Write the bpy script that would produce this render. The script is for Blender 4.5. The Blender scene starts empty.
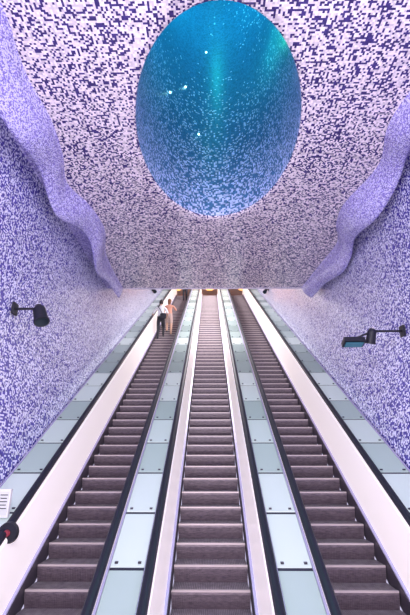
import bpy, bmesh, math, random
from mathutils import Vector, Matrix
random.seed(3)
S=bpy.context.scene
try:
    S.view_settings.view_transform='Standard'
    S.view_settings.look='None'
except Exception as e: print(e)
COL=S.collection
CAMZ=2.6; T=math.tan(math.radians(30)); Y0=4.33; YT=27.4; ZT=(YT-Y0)*T
CEIL=7.8; YE=12.6
CX,CY,A,B=.15,5.87,1.40,2.42
def inc(y): return min(max(0,(y-Y0)*T),ZT)

# ---------------------------------------------------------------- materials
def newmat(name):
    m=bpy.data.materials.new(name); m.use_nodes=True
    nt=m.node_tree; b=nt.nodes['Principled BSDF']
    return m,nt,b
def N(nt,t,**k):
    n=nt.nodes.new(t)
    for a,v in k.items(): setattr(n,a,v)
    return n
def mth(nt,op,a,b=None,c=None,clamp=False):
    n=N(nt,'ShaderNodeMath',operation=op); n.use_clamp=clamp
    for i,v in enumerate((a,b,c)):
        if v is None: continue
        if isinstance(v,(int,float)): n.inputs[i].default_value=v
        else: nt.links.new(v,n.inputs[i])
    return n.outputs[0]
def plain(name,col,rough=.5,metal=0,em=None,es=0,noise=0):
    m,nt,b=newmat(name)
    b.inputs['Base Color'].default_value=(*col,1); b.inputs['Roughness'].default_value=rough
    b.inputs['Metallic'].default_value=metal
    if em: b.inputs['Emission Color'].default_value=(*em,1); b.inputs['Emission Strength'].default_value=es
    if noise:
        n=N(nt,'ShaderNodeTexNoise'); n.inputs['Scale'].default_value=6; n.inputs['Detail'].default_value=5
        tc=N(nt,'ShaderNodeNewGeometry'); nt.links.new(tc.outputs['Position'],n.inputs['Vector'])
        mx=N(nt,'ShaderNodeMixRGB',blend_type='MULTIPLY'); mx.inputs[0].default_value=noise
        mx.inputs[1].default_value=(*col,1); nt.links.new(n.outputs['Fac'],mx.inputs[2])
        nt.links.new(mx.outputs[0],b.inputs['Base Color'])
    return m
def ramp(nt,fac,stops,interp='LINEAR'):
    r=N(nt,'ShaderNodeValToRGB'); r.color_ramp.interpolation=interp
    el=r.color_ramp.elements
    while len(el)<len(stops): el.new(.5)
    for e,(p,c) in zip(el,stops):
        e.position=p; e.color=(*c,1) if len(c)==3 else c
    nt.links.new(fac,r.inputs[0]); return r.outputs[0]
def mosaic(name,kind,tile=.045):
    m,nt,b=newmat(name)
    g=N(nt,'ShaderNodeNewGeometry'); s=N(nt,'ShaderNodeSeparateXYZ'); nt.links.new(g.outputs['Position'],s.inputs[0])
    X,Y,Z=s.outputs
    if kind=='ceiling': u,v=X,Y
    elif kind=='wall': u,v=Y,Z
    elif kind=='lipL': u,v=mth(nt,'ADD',X,Z),Y
    elif kind=='lipR': u,v=mth(nt,'SUBTRACT',X,Z),Y
    else:
        ang=mth(nt,'ARCTAN2',mth(nt,'SUBTRACT',X,CX),mth(nt,'SUBTRACT',Y,CY))
        u,v=mth(nt,'MULTIPLY',ang,2.0),Z
    fu=mth(nt,'FLOOR',mth(nt,'DIVIDE',u,tile)); fv=mth(nt,'FLOOR',mth(nt,'DIVIDE',v,tile))
    cb=N(nt,'ShaderNodeCombineXYZ'); nt.links.new(fu,cb.inputs[0]); nt.links.new(fv,cb.inputs[1])
    wn=N(nt,'ShaderNodeTexWhiteNoise',noise_dimensions='2D'); nt.links.new(cb.outputs[0],wn.inputs['Vector'])
    wn2=N(nt,'ShaderNodeTexWhiteNoise',noise_dimensions='3D')
    cb2=N(nt,'ShaderNodeCombineXYZ'); nt.links.new(fu,cb2.inputs[0]); nt.links.new(fv,cb2.inputs[1]); cb2.inputs[2].default_value=7.3
    nt.links.new(cb2.outputs[0],wn2.inputs['Vector'])
    ns=N(nt,'ShaderNodeTexNoise'); ns.inputs['Scale'].default_value=.45; ns.inputs['Detail'].default_value=3
    nt.links.new(g.outputs['Position'],ns.inputs['Vector'])
    nz=mth(nt,'MULTIPLY',mth(nt,'SUBTRACT',ns.outputs['Fac'],.5),.25)
    if kind=='ceiling':
        dx=mth(nt,'DIVIDE',mth(nt,'SUBTRACT',X,CX),A); dy=mth(nt,'DIVIDE',mth(nt,'SUBTRACT',Y,CY),B)
        de=mth(nt,'SQRT',mth(nt,'ADD',mth(nt,'MULTIPLY',dx,dx),mth(nt,'MULTIPLY',dy,dy)))
        p=ramp(nt,mth(nt,'DIVIDE',de,4.0),[(.246,(.62,)*3),(.253,(.34,)*3),(.275,(.33,)*3),(.32,(.42,)*3),(.5,(.38,)*3),(.8,(.44,)*3)])
        light=(.93,.81,.88); dark=(.055,.035,.18)
    elif kind=='wall':
        # white tiles grow denser up the shaft, also painting in the brighter tunnel light
        p=ramp(nt,mth(nt,'DIVIDE',Y,20.0),[(.1,(.60,)*3),(.35,(.54,)*3),(.6,(.26,)*3),(.85,(.12,)*3)])
        light=(.80,.79,.98); dark=(.09,.07,.37)
    elif kind[:3]=='lip':
        p=ramp(nt,mth(nt,'DIVIDE',Y,20.0),[(0,(.5,)*3),(1,(.5,)*3)])
        light=(.64,.60,.92); dark=(.26,.21,.60)
    else:
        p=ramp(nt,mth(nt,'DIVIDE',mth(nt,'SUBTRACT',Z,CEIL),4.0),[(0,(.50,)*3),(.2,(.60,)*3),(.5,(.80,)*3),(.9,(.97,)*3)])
        light=(.55,.60,.90); dark=(.05,.16,.34)
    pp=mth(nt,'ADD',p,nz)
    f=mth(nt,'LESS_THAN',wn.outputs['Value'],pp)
    vr=mth(nt,'ADD',mth(nt,'MULTIPLY',wn2.outputs['Value'],.5),.7)
    mx=N(nt,'ShaderNodeMixRGB'); nt.links.new(f,mx.inputs[0]); mx.inputs[1].default_value=(*light,1); mx.inputs[2].default_value=(*dark,1)
    m2=N(nt,'ShaderNodeMixRGB',blend_type='MULTIPLY'); m2.inputs[0].default_value=1
    nt.links.new(mx.outputs[0],m2.inputs[1]); nt.links.new(vr,m2.inputs[2])
    nt.links.new(m2.outputs[0],b.inputs['Base Color'])
    b.inputs['Roughness'].default_value=.24 if kind!='crater' else .45
    return m
M_ceil=mosaic('mosaic_ceiling','ceiling',.029); M_wall=mosaic('mosaic_wall','wall',.026)
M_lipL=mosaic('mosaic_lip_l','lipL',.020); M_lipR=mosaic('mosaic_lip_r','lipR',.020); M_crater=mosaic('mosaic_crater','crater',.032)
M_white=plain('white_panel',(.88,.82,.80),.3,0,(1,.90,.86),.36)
M_trim=plain('lavender_trim',(.55,.5,.72),.35,.3)
M_black=plain('black_rubber',(.010,.010,.018),.5)
M_dark=plain('dark_metal',(.05,.045,.07),.4,.5)
M_skirt=plain('skirt_metal',(.10,.085,.11),.4,.5)
M_stone=plain('stone_floor',(.22,.2,.25),.4,noise=.6)
M_warm=plain('warm_lamp',(.9,.5,.2),.5,0,(1,.45,.12),2.2)
M_star=plain('led_star',(.8,1,1),.3,0,(.4,1,.8),5)
M_plate=plain('sign_plate',(.8,.8,.78),.4)
M_red=plain('red_button',(.30,.04,.06),.4)
# glass deck w/ per-pane variation
M_glass,nt,b=newmat('frosted_glass')
g=N(nt,'ShaderNodeNewGeometry')
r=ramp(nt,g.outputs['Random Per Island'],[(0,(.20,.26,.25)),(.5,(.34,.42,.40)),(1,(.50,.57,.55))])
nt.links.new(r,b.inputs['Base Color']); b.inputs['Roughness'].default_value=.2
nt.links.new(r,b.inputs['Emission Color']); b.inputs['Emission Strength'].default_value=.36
def stepmat(name,c1,c2):
    m,nt,b=newmat(name)
    g=N(nt,'ShaderNodeNewGeometry')
    n=N(nt,'ShaderNodeTexNoise'); n.inputs['Scale'].default_value=14; n.inputs['Detail'].default_value=6
    mp=N(nt,'ShaderNodeMapping'); mp.inputs['Scale'].default_value=(1,.6,6)
    nt.links.new(g.outputs['Position'],mp.inputs[0]); nt.links.new(mp.outputs[0],n.inputs['Vector'])
    r=ramp(nt,n.outputs['Fac'],[(.3,c1),(.7,c2)])
    nt.links.new(r,b.inputs['Base Color']); b.inputs['Roughness'].default_value=.42; b.inputs['Metallic'].default_value=.2
    return m
M_riser=stepmat('step_riser',(.085,.065,.085),(.21,.16,.19))
M_tread=stepmat('step_tread',(.19,.155,.175),(.37,.32,.34))
M_nose=plain('step_nosing',(.55,.46,.46),.4,.2)

# ---------------------------------------------------------------- helpers
def mkobj(name,bm,mats,parent=None,smooth=False):
    me=bpy.data.meshes.new(name); bmesh.ops.recalc_face_normals(bm,faces=bm.faces); bm.to_mesh(me); bm.free()
    for m in mats: me.materials.append(m)
    if smooth:
        for p in me.polygons: p.use_smooth=True
    o=bpy.data.objects.new(name,me); COL.objects.link(o)
    if parent: o.parent=parent
    return o
def empty(name,loc=(0,0,0)):
    o=bpy.data.objects.new(name,None); COL.objects.link(o); o.location=loc; return o
def sweep(bm,prof,stations,mi=0,close=True):
    rings=[[bm.verts.new((x,y,z+h)) for x,h in prof] for y,z in stations]
    n=len(prof)
    for a,c in zip(rings,rings[1:]):
        for i in range(n if close else n-1):
            f=bm.faces.new((a[i],a[(i+1)%n],c[(i+1)%n],c[i])); f.material_index=mi
    if close:
        for rr in (rings[0],rings[-1]):
            f=bm.faces.new(rr); f.material_index=mi
def hexa(bm,x0,x1,y0,y1,zf0,zf1,th,mi=0):
    vs=[bm.verts.new(p) for p in [(x0,y0,zf0-th),(x1,y0,zf0-th),(x1,y1,zf1-th),(x0,y1,zf1-th),(x0,y0,zf0),(x1,y0,zf0),(x1,y1,zf1),(x0,y1,zf1)]]
    for q in ((0,3,2,1),(4,5,6,7),(0,1,5,4),(1,2,6,5),(2,3,7,6),(3,0,4,7)):
        f=bm.faces.new([vs[i] for i in q]); f.material_index=mi
def box(bm,c,s,mi=0,rot=None):
    r=bmesh.ops.create_cube(bm,size=1); M=Matrix.Translation(c)@(rot or Matrix()).to_4x4()@Matrix.Diagonal((*s,1))
    bmesh.ops.transform(bm,matrix=M,verts=r['verts'])
    for v in r['verts']:
        for f in v.link_faces: f.material_index=mi
def cyl(bm,p0,p1,r0,r1=None,seg=20,mi=0):
    p0=Vector(p0);p1=Vector(p1);d=p1-p0
    r=bmesh.ops.create_cone(bm,cap_ends=True,segments=seg,radius1=r0,radius2=r0 if r1 is None else r1,depth=d.length)
    M=Matrix.Translation((p0+p1)/2)@d.to_track_quat('Z','Y').to_matrix().to_4x4()
    bmesh.ops.transform(bm,matrix=M,verts=r['verts'])
    for v in r['verts']:
        for f in v.link_faces: f.material_index=mi
ST=[(3.5,0),(Y0-.15,0),(Y0+.1,.06),(YT-.1,ZT-.06),(YT+.15,ZT),(YT+1.0,ZT)]

# ---------------------------------------------------------------- escalators
def escalator(xc):
    E=empty('escalator',(xc,Y0,0))
    def add(name,bm,mats,sm=False):
        o=mkobj(name,bm,mats,None,sm); o.parent=E; o.location=(0,-Y0,0); return o
    bm=bmesh.new(); rise=.2; run=rise/T
    w=.495; nc=44; pitch=2*w/nc
    prof=[(0,-.012),(-.004,-.05),(.012,-.12),(.045,-.23),(.40,-.23),(.40,-.008),(.0,-.008)]
    L=[bm.verts.new((-w,y,z)) for y,z in prof]; R=[bm.verts.new((w,y,z)) for y,z in prof]
    k=len(prof)
    for i in range(k):
        f=bm.faces.new((L[i],L[(i+1)%k],R[(i+1)%k],R[i])); f.material_index=0
    bm.faces.new(L); bm.faces.new(R[::-1])
    for i in range(nc):
        x=-w+(i+.25)*pitch
        hexa(bm,x,x+pitch*.5,0.03,run,0,0,.012,1)
        x0,x1=x,x+pitch*.5
        pr=[(-.006,-.045),(.004,-.12),(.036,-.2)]
        a=[bm.verts.new((x0,y-.006,z)) for y,z in pr]; c=[bm.verts.new((x1,y-.006,z)) for y,z in pr]
        d=[bm.verts.new((x0,y+.012,z)) for y,z in pr]; e=[bm.verts.new((x1,y+.012,z)) for y,z in pr]
        for j in range(2):
            for q in ((a[j],c[j],c[j+1],a[j+1]),(a[j],a[j+1],d[j+1],d[j]),(c[j],e[j],e[j+1],c[j+1])):
                f=bm.faces.new(q); f.material_index=0
    hexa(bm,-w,w,-.008,.03,.001,.001,.022,2)
    o=add('steps',bm,[M_riser,M_tread,M_nose]); o.location=(0,0,0)
    a=o.modifiers.new('a','ARRAY'); a.use_relative_offset=False; a.use_constant_offset=True
    a.constant_offset_displace=(0,run,rise); a.count=67
    for s,nm in ((-1,'left'),(1,'right')):
        bm=bmesh.new()
        sweep(bm,[(s*.505,-.2),(s*.505,.10),(s*.53,.10),(s*.53,-.2)],ST,0)
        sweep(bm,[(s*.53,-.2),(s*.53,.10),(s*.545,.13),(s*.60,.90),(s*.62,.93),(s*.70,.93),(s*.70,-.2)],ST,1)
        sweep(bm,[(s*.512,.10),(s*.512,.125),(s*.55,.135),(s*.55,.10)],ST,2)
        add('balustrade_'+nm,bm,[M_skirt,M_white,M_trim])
        bm=bmesh.new()
        cx=s*.66
        pr=[(cx-.05,.955),(cx-.052,.985),(cx-.035,1.012),(cx,1.022),(cx+.035,1.012),(cx+.052,.985),(cx+.05,.955)]
        sweep(bm,pr,ST,0)
        sweep(bm,[(cx-.025,.92),(cx-.025,.96),(cx+.025,.96),(cx+.025,.92)],ST,1)
        for yy,zz,d in ((3.5,0,-1),(YT+1.0,ZT,1)):
            rr=[]
            for i in range(11):
                an=math.pi*i/10
                cy=yy+d*.24*math.sin(an); dz=-.24+.24*math.cos(an)
                ring=[]
                for px,ph in pr:
                    o2=ph-.98
                    ring.append(bm.verts.new((px,cy+d*o2*math.sin(an),zz+.98+dz+o2*math.cos(an))))
                rr.append(ring)
            for a1,b1 in zip(rr,rr[1:]):
                for i in range(len(pr)):
                    bm.faces.new((a1[i],a1[(i+1)%len(pr)],b1[(i+1)%len(pr)],b1[i]))
            cyl(bm,(cx-.03,yy,zz+.72),(cx+.03,yy,zz+.72),.21,.21,28,2)
        add('handrail_'+nm,bm,[M_black,M_dark,M_white],False)
    bm=bmesh.new()
    hexa(bm,-.5,.5,3.3,Y0+.02,.012,.012,.03,0); hexa(bm,-.5,.5,Y0-.12,Y0-.02,.02,.02,.02,1)
    hexa(bm,-.5,.5,YT+.05,YT+1.2,ZT+.012,ZT+.012,.03,0)
    add('comb_plates',bm,[M_tread,M_dark])
    return E
XS=(-1.85,0,1.85)
for x in XS: escalator(x)

# ---------------------------------------------------------------- glass decks between / beside escalators
def deck(x0,x1):
    bm=bmesh.new()
    sweep(bm,[(x0,.80),(x0,.875),(x1,.875),(x1,.80)],ST,1)
    sweep(bm,[(x0,.86),(x0,.91),(x0+.025,.91),(x0+.025,.86)],ST,2)
    sweep(bm,[(x1-.025,.86),(x1-.025,.91),(x1,.91),(x1,.86)],ST,2)
    p=.797
    hexa(bm,x0+.03,x1-.03,3.5,4.2,.905,.905,.02,0)
    y=Y0+.10
    while y+p<YT-.1:
        hexa(bm,x0+.03,x1-.03,y+.025,y+p-.025,inc(y+.025)+.905,inc(y+p-.025)+.905,.02,0)
        hexa(bm,x0+.03,x1-.03,y-.025,y+.025,inc(y-.025)+.893,inc(y+.025)+.893,.02,3)
        for xx in (x0+.09,x1-.09):
            box(bm,(xx,y+.06,inc(y+.06)+.915),(.035,.035,.02),3)
        y+=p
    return mkobj('glass_deck_panels',bm,[M_glass,M_dark,M_trim,M_dark])
deck(-1.145,-.705); deck(.705,1.145); deck(-3.085,-2.555); deck(2.555,3.085)

# ---------------------------------------------------------------- walls
def wallx(side,y,z):
    h=max(0,z-inc(y)-.9); return side*(3.1+min(.30 if side<0 else .58,(.15 if side<0 else .26)*h))
def topz(y): return CEIL+.0 if y<=YE else CEIL+(y-YE)*T
for side,nm in ((-1,'left'),(1,'right')):
    bm=bmesh.new(); ys=[-4+.4*i for i in range(81)]; nz=18; rows=[]
    for y in ys:
        z0=inc(y)-.3 if y>Y0 else -.02
        z1=topz(y)+.15
        rows.append([bm.verts.new((wallx(side,y,z0+(z1-z0)*j/nz),y,z0+(z1-z0)*j/nz)) for j in range(nz+1)])
    for a,c in zip(rows,rows[1:]):
        for j in range(nz): bm.faces.new((a[j],a[j+1],c[j+1],c[j]))
    mkobj('wall_'+nm,bm,[M_wall],smooth=True)
# ---------------------------------------------------------------- ceiling with crater
def interp(tab,y):
    if y<=tab[0][0]: return tab[0][1]
    if y>=tab[-1][0]: return tab[-1][1]
    for i in range(len(tab)-1):
        if tab[i][0]<=y<=tab[i+1][0]:
            p1,p2=tab[i],tab[i+1]; p0=tab[i-1] if i else p1; p3=tab[i+2] if i+2<len(tab) else p2
            h=p2[0]-p1[0]; t=(y-p1[0])/h
            m1=(p2[1]-p0[1])/max(1e-6,p2[0]-p0[0])*h; m2=(p3[1]-p1[1])/max(1e-6,p3[0]-p1[0])*h
            return (2*t**3-3*t*t+1)*p1[1]+(t**3-2*t*t+t)*m1+(-2*t**3+3*t*t)*p2[1]+(t**3-t*t)*m2
LI=[(-4,2.5),(-2,2.7),(0,2.45),(2,2.7),(3.4,2.55),(4.4,2.66),(5.35,2.62),(6.2,2.72),(7.0,2.90),(7.8,2.66),(8.8,2.58),(10,2.84),(11.2,2.90),(12.6,2.88)]
LO=[(-4,2.9),(-2,3.1),(0,2.9),(2,3.1),(3.4,2.95),(4.4,3.07),(5.35,3.0),(6.2,3.1),(7.0,3.14),(7.8,3.05),(8.8,2.90),(10,3.04),(11.2,3.06),(12.6,3.02)]
LD=[(-4,.4),(-2,.6),(0,.4),(2,.55),(3.6,.35),(5.0,.62),(6.2,.38),(7.2,.64),(8.4,.34),(9.8,.64),(11.2,.38),(12.6,.34)]
RI=[(-4,3.0),(-2,3.2),(0,3.0),(2,3.2),(3.4,3.0),(4.6,3.08),(5.5,3.02),(6.5,3.24),(7.8,2.98),(8.6,3.04),(9.5,3.32),(10.8,3.22),(12.6,3.04)]
RO=[(-4,3.4),(-2,3.55),(0,3.4),(2,3.5),(3.4,3.4),(4.6,3.45),(5.5,3.38),(6.5,3.56),(7.8,3.40),(8.6,3.44),(9.5,3.60),(10.8,3.52),(12.6,3.38)]
RD=[(-4,.4),(-2,.6),(0,.4),(2,.55),(3.6,.35),(5.0,.5),(6.1,.32),(7.4,.66),(8.8,.42),(10.0,.62),(11.4,.40),(12.6,.36)]
def edgeL(y): return -interp(LI,y)
def edgeR(y): return interp(RI,y)
bm=bmesh.new()
yb0,yb1=-4.0,YE
angs=[2*math.pi*i/240 for i in range(240)]
for (px,py) in ((-2.6,yb0),(3.1,yb0),(-2.6,yb1),(3.1,yb1)):
    angs.append(math.atan2(py-CY,px-CX)%(2*math.pi))
angs=sorted(set(angs)); NR=26; cols=[]
for an in angs:
    c,s_=math.cos(an),math.sin(an)
    rr=1/math.sqrt((c/A)**2+(s_/B)**2); ix,iy=CX+c*rr,CY+s_*rr
    t=1e9
    if c>1e-9: t=min(t,(3.1-CX)/c)
    if c<-1e-9: t=min(t,(-2.6-CX)/c)
    if s_>1e-9: t=min(t,(yb1-CY)/s_)
    if s_<-1e-9: t=min(t,(yb0-CY)/s_)
    ox,oy=CX+c*t,CY+s_*t
    col=[]
    for (sc,dz) in ((.86,12),(.88,9),(.90,6),(.92,4),(.94,2.5),(.955,1.5),(.965,.8),(.973,.45),(.98,.22),(.988,.09),(.995,.02)):
        col.append(bm.verts.new((CX+(ix-CX)*sc,CY+(iy-CY)*sc,CEIL+dz)))
    for k in range(NR+1):
        f=k/NR; x=ix+(ox-ix)*f; y=iy+(oy-iy)*f
        if k>0:
            if x<CX: w_=(ix-x)/(ix+2.6) if ix>-2.6 else 0; w_=max(0,w_); x=x+w_*(edgeL(y)+2.6)
            else: w_=max(0,(x-ix)/(3.1-ix)); x=x+w_*(edgeR(y)-3.1)
        col.append(bm.verts.new((x,y,CEIL)))
    cols.append(col)
for i in range(len(cols)):
    a,c=cols[i],cols[(i+1)%len(cols)]
    for j in range(len(a)-1):
        f=bm.faces.new((a[j],a[j+1],c[j+1],c[j])); f.material_index=1 if j<10 else 0; f.smooth=True
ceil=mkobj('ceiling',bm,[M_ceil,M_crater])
bm=bmesh.new(); vs=[bm.verts.new((CX+A*.87*math.cos(t*math.pi/32),CY+B*.87*math.sin(t*math.pi/32),CEIL+11.9)) for t in range(64)]
bm.faces.new(vs); M_sky=plain('skylight_led',(.1,.6,.8),.5,0,(.05,.75,.75),2.4)
mkobj('window_skylight',bm,[M_sky])
# wavy lips : a rolled, swelling fold between the ceiling and the walls
for side,I_,O_,D_,nm,mt in ((-1,LI,LO,LD,'left',M_lipL),(1,RI,RO,RD,'right',M_lipR)):
    bm=bmesh.new(); rows=[]
    n=333
    for i in range(n):
        y=-4+(YE+4)*i/(n-1)
        a=interp(I_,y); lo=interp(O_,y); d=interp(D_,y); wx=max(abs(wallx(side,y,CEIL)),lo+.03)+.02
        q=lo-a
        pr=[(a-.03,.01),(a,-.02),(a+q*.04,-.22*d),(a+q*.10,-.42*d),(a+q*.22,-.58*d),(a+q*.38,-.72*d),(a+q*.55,-.88*d),(a+q*.72,-.98*d),(a+q*.88,-1.0*d),(lo-.01,-.93*d),(lo+.02,-.78*d),(lo+.01,-.5*d),(lo,-.2*d),(lo+.02,-.04),(wx,.0)]
        rows.append([bm.verts.new((side*x,y,CEIL+z)) for x,z in pr])
    for r1,r2 in zip(rows,rows[1:]):
        for j in range(len(pr)-1): bm.faces.new((r1[j],r1[j+1],r2[j+1],r2[j]))
    bm.faces.new(rows[-1])
    mkobj('ceiling_lip_'+nm,bm,[mt],smooth=True)
# ceiling edge trim + tunnel ceiling + upper hall
bm=bmesh.new(); box(bm,(0,YE+.03,CEIL+.03),(7.0,.06,.1)); mkobj('trim_1',bm,[plain('edge_trim',(.7,.65,.78),.4)])
bm=bmesh.new(); sweep(bm,[(-3.7,.0),(-3.7,.15),(3.7,.15),(3.7,0)],[(YE+.06,CEIL+.05),(28,CEIL+.05+(28-YE)*T)]); mkobj('ceiling_tunnel',bm,[plain('tunnel_plaster',(.7,.66,.75),.7)])
bm=bmesh.new(); zt=CEIL+(28-YE)*T
box(bm,(0,32,zt+.15),(12,8.2,.15)); mkobj('ceiling_upper_hall',bm,[plain('hall_plaster',(.7,.55,.45),.7)])
bm=bmesh.new(); box(bm,(0,36,ZT+2),(12,.2,6)); mkobj('wall_back',bm,[plain('hall_wall',(.35,.22,.2),.7)])
bm=bmesh.new(); box(bm,(0,32.3,ZT-.1),(12,8,.2)); mkobj('floor_upper_hall',bm,[M_stone])
bm=bmesh.new(); box(bm,(0,0,-.1),(7.4,9,.2)); mkobj('floor',bm,[M_stone])
for x in (-.95,0,.95,-2.6,2.6):
    bm=bmesh.new(); zc=ZT+1.75
    cyl(bm,(x,30.5,zc),(x,30.5,zc+.14),.30,.22,24,0); cyl(bm,(x,30.5,zc+.14),(x,30.5,zt+.08),.012,.012,8,1)
    mkobj('pendant_lamp',bm,[M_warm,M_dark])
# ---------------------------------------------------------------- crater leds
E=empty('crater_led_lights',(CX,CY,CEIL))
for i,(an,z) in enumerate(((1.76,2.1),(1.95,3.3),(2.25,2.55),(1.67,4.9))):
    bm=bmesh.new(); bmesh.ops.create_icosphere(bm,subdivisions=2,radius=.026)
    c,s_=math.cos(an),math.sin(an); rr=.93/math.sqrt((c/A)**2+(s_/B)**2)
    o=mkobj('led_%d'%(i+1),bm,[M_star],E); o.location=(c*(rr-.05),s_*(rr-.05),z)

# ---------------------------------------------------------------- projectors
def lamp(loc,side,aim,flood=False,sc=1.0):
    E=empty('wall_spotlight',loc); L=Vector(loc)
    wx=wallx(side,loc[1],loc[2]+.12)-L.x
    bm=bmesh.new()
    box(bm,(wx-side*.04,0,.12),(.04,.16,.2),0)
    cyl(bm,(wx-side*.02,0,.12),(0,0,.12),.022,.022,12,0)
    cyl(bm,(0,0,.14),(0,0,.0),.018,.018,12,0)
    a=Vector(aim).normalized(); 
    cyl(bm,-a*.13*sc,a*.10*sc,.095*sc,.105*sc,28,0); cyl(bm,-a*.20*sc,-a*.13*sc,.05*sc,.09*sc,28,0)
    cyl(bm,a*.10*sc,a*.14*sc,.118*sc,.118*sc,28,0); cyl(bm,a*.139*sc,a*.143*sc,.095*sc,.095*sc,28,2)
    if flood:
        cyl(bm,(0,0,.1),(-side*.30,0,-.02),.018,.018,12,0)
        R=Matrix.Rotation(math.radians(-18),3,'X')
        box(bm,(-side*.34,0,-.09),(.38,.22,.09),0,R); box(bm,(-side*.34,-.02,-.145),(.32,.15,.01),1,R)
    o=mkobj('projector',bm,[M_black,plain('lens',(.03,.10,.14),.1,0,(.1,.4,.6),.2),plain('lens_dark',(.02,.03,.04),.1)],E)
lamp((-2.90,6.65,4.85),-1,(.35,-.25,-.8),False,1.1); lamp((3.0,7.44,4.66),1,(-.15,.3,-.9),True,.85)
lamp((-3.05,21,11.1),-1,(.3,-.5,-.5),False,.9); lamp((3.05,21,11.05),1,(-.3,-.5,-.5),False,.9)

# emergency stop : sign plate standing on the deck and a round stop button beside the handrail
bm=bmesh.new(); cx,cy=-2.72,5.9
base=inc(5.9)+.93
box(bm,(cx,cy,base+.17),(.20,.05,.34),0); box(bm,(cx,cy-.027,base+.17),(.16,.006,.28),1)
for i in range(5): box(bm,(cx+.02,cy-.032,base+.27-.04*i),(.10-.02*(i%2),.003,.010),2)
b1=(-2.47,5.62,inc(5.62)+.96)
cyl(bm,(b1[0],b1[1]+.03,b1[2]),(b1[0],b1[1]-.03,b1[2]),.125,.115,32,2); cyl(bm,(b1[0],b1[1]-.03,b1[2]),(b1[0],b1[1]-.06,b1[2]),.04,.035,24,3)
mkobj('emergency_stop_sign',bm,[M_plate,plain('plate2',(.7,.7,.66),.4),M_black,M_red])

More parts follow.
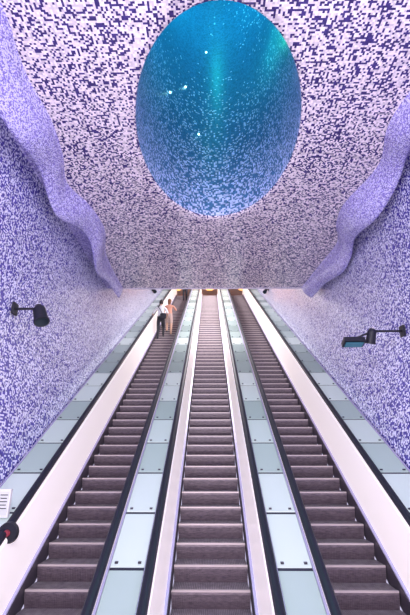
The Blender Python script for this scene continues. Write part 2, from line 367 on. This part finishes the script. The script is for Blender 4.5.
# ---------------------------------------------------------------- people
def skin_mesh(verts,edges,radii,sub=2):
    me=bpy.data.meshes.new('t'); me.from_pydata(verts,edges,[]); o=bpy.data.objects.new('t',me); COL.objects.link(o)
    m=o.modifiers.new('s','SKIN'); m.use_smooth_shade=True
    for i,rv in enumerate(radii): me.skin_vertices[0].data[i].radius=(rv,rv) if isinstance(rv,(int,float)) else rv
    me.skin_vertices[0].data[0].use_root=True
    u=o.modifiers.new('u','SUBSURF'); u.levels=sub; u.render_levels=sub
    dg=bpy.context.evaluated_depsgraph_get(); dg.update()
    r=bpy.data.meshes.new_from_object(o.evaluated_get(dg)); bpy.data.objects.remove(o); return r
def person(name,loc,rotz,H,mats,J,hair,legskin,sleeve=.5):
    s=H/1.72
    keys=list(J.keys()); V=[Vector(J[k][0]) for k in keys]; R=[J[k][1] for k in keys]; ix={k:i for i,k in enumerate(keys)}
    Eg=[('pelvis','spine'),('spine','chest'),('chest','neckb'),('neckb','neck'),('neck','headb')]
    for d in 'LR': Eg+=[('chest','sh'+d),('sh'+d,'el'+d),('el'+d,'wr'+d),('pelvis','hip'+d),('hip'+d,'kn'+d),('kn'+d,'an'+d),('an'+d,'to'+d)]
    body=skin_mesh([tuple(v) for v in V],[(ix[a],ix[b]) for a,b in Eg],R)
    bm=bmesh.new(); bm.from_mesh(body)
    def seg(p,a,b):
        ab=b-a; t=max(0,min(1,(p-a).dot(ab)/ab.length_squared)); return (p-(a+ab*t)).length,t
    for f in bm.faces:
        c=f.calc_center_median(); best=None
        for a,b in Eg:
            d,t=seg(c,V[ix[a]],V[ix[b]]); d/= (1 if a!='chest' else 1.3)
            if best is None or d<best[0]: best=(d,t,a,b)
        _,t,a,b=best; mi=1
        if a=='neckb' and t>.3 or a=='neck': mi=0
        elif a[:2]=='sh': mi=1 if t<sleeve*2 else 0
        elif a[:2]=='el': mi=0 if sleeve<=.5 else 1
        elif a=='pelvis' and b!='spine': mi=2
        elif a=='pelvis': mi=2 if t<.45 else 1
        elif a[:3]=='hip': mi=2 if t<(.75 if legskin else 2) else 0
        elif a[:2]=='kn': mi=0 if legskin else 2
        elif a[:2]=='an': mi=3
        f.material_index=mi; f.smooth=True
    for d,sg in (('L',-1),('R',1)):
        w=V[ix['wr'+d]]; dr=(w-V[ix['el'+d]]).normalized(); sd=Vector((0,1,0)).cross(dr); sd=sd.normalized() if sd.length>.1 else Vector((1,0,0))
        fw=dr.cross(sd).normalized()
        hv=[w,w+dr*.045]; hr=[.024,.03]; he=[(0,1)]
        for k,ln in enumerate((.075,.085,.08,.062)):
            o=fw*(k-1.5)*.019; b0=len(hv)
            hv+=[w+dr*.085+o, w+dr*(.085+ln*.5)+o+sd*.01*sg, w+dr*(.085+ln*.9)+o+sd*.03*sg]; hr+=[.0105,.009,.007]
            he+=[(1,b0),(b0,b0+1),(b0+1,b0+2)]
        b0=len(hv); hv+=[w+dr*.035-fw*.035,w+dr*.07-fw*.055]; hr+=[.012,.009]; he+=[(1,b0),(b0,b0+1)]
        hm=skin_mesh([tuple(v) for v in hv],he,hr,1); n0=len(bm.faces); bm.from_mesh(hm); bm.faces.ensure_lookup_table()
        for f in bm.faces[n0:]: f.material_index=0; f.smooth=True
    hc=V[ix['headb']]+Vector((0,.02,.09))
    def ball(c,r,mi,sub=3,cut=None):
        rr=bmesh.ops.create_icosphere(bm,subdivisions=sub,radius=1)
        bmesh.ops.transform(bm,matrix=Matrix.Translation(c)@Matrix.Diagonal((*r,1)),verts=rr['verts'])
        fs={f for v in rr['verts'] for f in v.link_faces}
        for f in fs: f.material_index=mi; f.smooth=True
        return rr['verts']
    hv=ball(hc,(.074,.092,.115),0)
    for v in hv:
        if v.co.z<hc.z: v.co.x=hc.x+(v.co.x-hc.x)*(1-.28*(hc.z-v.co.z)/.115)
    ball(hc+Vector((0,.095,-.015)),(.013,.02,.024),0,2)
    for sg in(-1,1):
        ball(hc+Vector((sg*.076,0,-.01)),(.012,.02,.032),0,2); ball(hc+Vector((sg*.03,.082,.012)),(.013,.008,.008),5,2)
    ball(hc+Vector((0,.082,-.055)),(.024,.01,.007),6,2)
    hh=ball(hc+Vector((0,-.018,.022)),(.086,.096,.112),4)
    if hair=='long':
        ball(hc+Vector((0,-.075,-.07)),(.075,.04,.15),4)
    me=bpy.data.meshes.new(name); bm.to_mesh(me); bm.free()
    for m in mats+[plain('eye',(.02,.02,.02)),plain('lips',(.45,.15,.13))]: me.materials.append(m)
    o=bpy.data.objects.new(name,me); COL.objects.link(o); o.location=loc; o.rotation_euler=(0,0,rotz); o.scale=(s,s,s)
    return o
def pose(**k):
    J={'pelvis':((0,0,.95),(.15,.11)),'spine':((0,.0,1.12),(.13,.1)),'chest':((0,.01,1.33),(.155,.11)),'neckb':((0,.0,1.46),.065),'neck':((0,.01,1.52),.052),'headb':((0,.02,1.57),.05),
     'shL':((-.18,0,1.41),.06),'elL':((-.24,-.03,1.13),.042),'wrL':((-.25,.05,.88),.028),
     'shR':((.18,0,1.41),.06),'elR':((.24,-.03,1.13),.042),'wrR':((.25,.05,.88),.028),
     'hipL':((-.09,0,.87),.095),'knL':((-.10,.02,.49),.062),'anL':((-.10,-.02,.08),.042),'toL':((-.11,.13,.035),.036),
     'hipR':((.09,0,.87),.095),'knR':((.10,.02,.49),.062),'anR':((.10,-.02,.08),.042),'toR':((.11,.13,.035),.036)}
    for a,b in k.items(): J[a]=(b,J[a][1])
    return J
sk=plain('skin',(.60,.36,.26),.5); wh=plain('white_shirt',(.85,.85,.88),.8); bk=plain('black_cloth',(.02,.02,.03),.8)
tan=plain('tan_top',(.62,.30,.22),.8); hb=plain('brown_hair',(.20,.07,.03),.6); hk=plain('dark_hair',(.03,.02,.02),.6); rd=plain('beige_trousers',(.50,.36,.33),.8)
sh=plain('shoes',(.1,.1,.12),.6)
def stp(i): return Y0+.3464*i,.2*i
y,z=stp(36)
J=pose(elL=(-.34,.02,1.17),wrL=(-.36,.16,1.06),elR=(.30,-.02,1.16),wrR=(.24,.18,1.08),
   knR=(.11,.20,.62),anR=(.11,.14,.28),toR=(.12,.28,.235))
o1=person('person',(-2.13,y+.17,z),0,1.78,[sk,wh,bk,sh,hk],J,'short',False)
bm=bmesh.new(); box(bm,(.12,-.17,1.0),(.26,.11,.24),0); bmesh.ops.bevel(bm,geom=bm.edges[:],offset=.03,segments=2,affect='EDGES')
pts=[(-.12,-.13,1.44),(-.02,-.15,1.3),(.08,-.16,1.1)]
for p,q in zip(pts,pts[1:]): cyl(bm,p,q,.014,.014,8,0)
bg=mkobj('shoulder_bag',bm,[bk]); bg.parent=o1
y,z=stp(38)
J=pose(elR=(.33,-.04,1.18),wrR=(.24,.10,1.28),knL=(-.1,.18,.6),anL=(-.1,.12,.28),toL=(-.11,.26,.235))
person('person',(-1.84,y+.17,z),0,1.70,[sk,tan,rd,sh,hb],J,'long',True)
y,z=stp(61)
person('person',(-1.65,y+.17,z),0,1.7,[sk,bk,bk,sh,hk],pose(),'short',False)

# ---------------------------------------------------------------- lights
def area(name,loc,aim,size,e,col,sy=None):
    l=bpy.data.lights.new(name,'AREA'); l.energy=e; l.color=col; l.size=size
    if sy: l.shape='RECTANGLE'; l.size_y=sy
    o=bpy.data.objects.new(name,l); COL.objects.link(o); o.location=loc
    o.rotation_euler=Vector(aim).to_track_quat('-Z','Y').to_euler(); return o
def point(name,loc,e,col,r=.2):
    l=bpy.data.lights.new(name,'POINT'); l.energy=e; l.color=col; l.shadow_soft_size=r
    o=bpy.data.objects.new(name,l); COL.objects.link(o); o.location=loc; return o
W=bpy.data.worlds.new('W'); S.world=W; W.use_nodes=True
W.node_tree.nodes['Background'].inputs[0].default_value=(.76,.72,1,1); W.node_tree.nodes['Background'].inputs[1].default_value=.85
area('rear_fill_light',(0,-1.5,6.9),(0,1,-.35),2.5,620,(.93,.90,1))  # added light behind the camera, shades the folds of the ceiling lips
area('fill_uplight',(0,1.0,1.6),(0,.35,1),2.0,340,(1,.90,.95))  # added light without a fixture, brightens ceiling and lips from below
for i in range(4):
    y=14+3.6*i; area('tunnel_light',(0,y,CEIL+(y-YE)*T-.05),(0,.5,-.87),.5,150,(1,.95,.98),4.5)
point('upper_hall_light',(0,31,ZT+2.2),160,(1,.5,.2))
point('crater_light_a',(CX-.2,CY+.2,CEIL+6),210,(.02,1,.95),.3)
point('crater_light_b',(CX+.7,CY+.5,CEIL+3.2),22,(.03,1,.5),.15)
point('crater_light_c',(CX-.4,CY,CEIL+3.2),20,(.05,.7,1),.2)

# ---------------------------------------------------------------- camera
c=bpy.data.cameras.new('cam'); c.lens=24.1; c.sensor_width=36; c.sensor_fit='AUTO'
o=bpy.data.objects.new('camera',c); COL.objects.link(o); o.location=(0,0,CAMZ)
o.rotation_euler=(math.radians(109.7),0,math.radians(.7)); S.camera=o
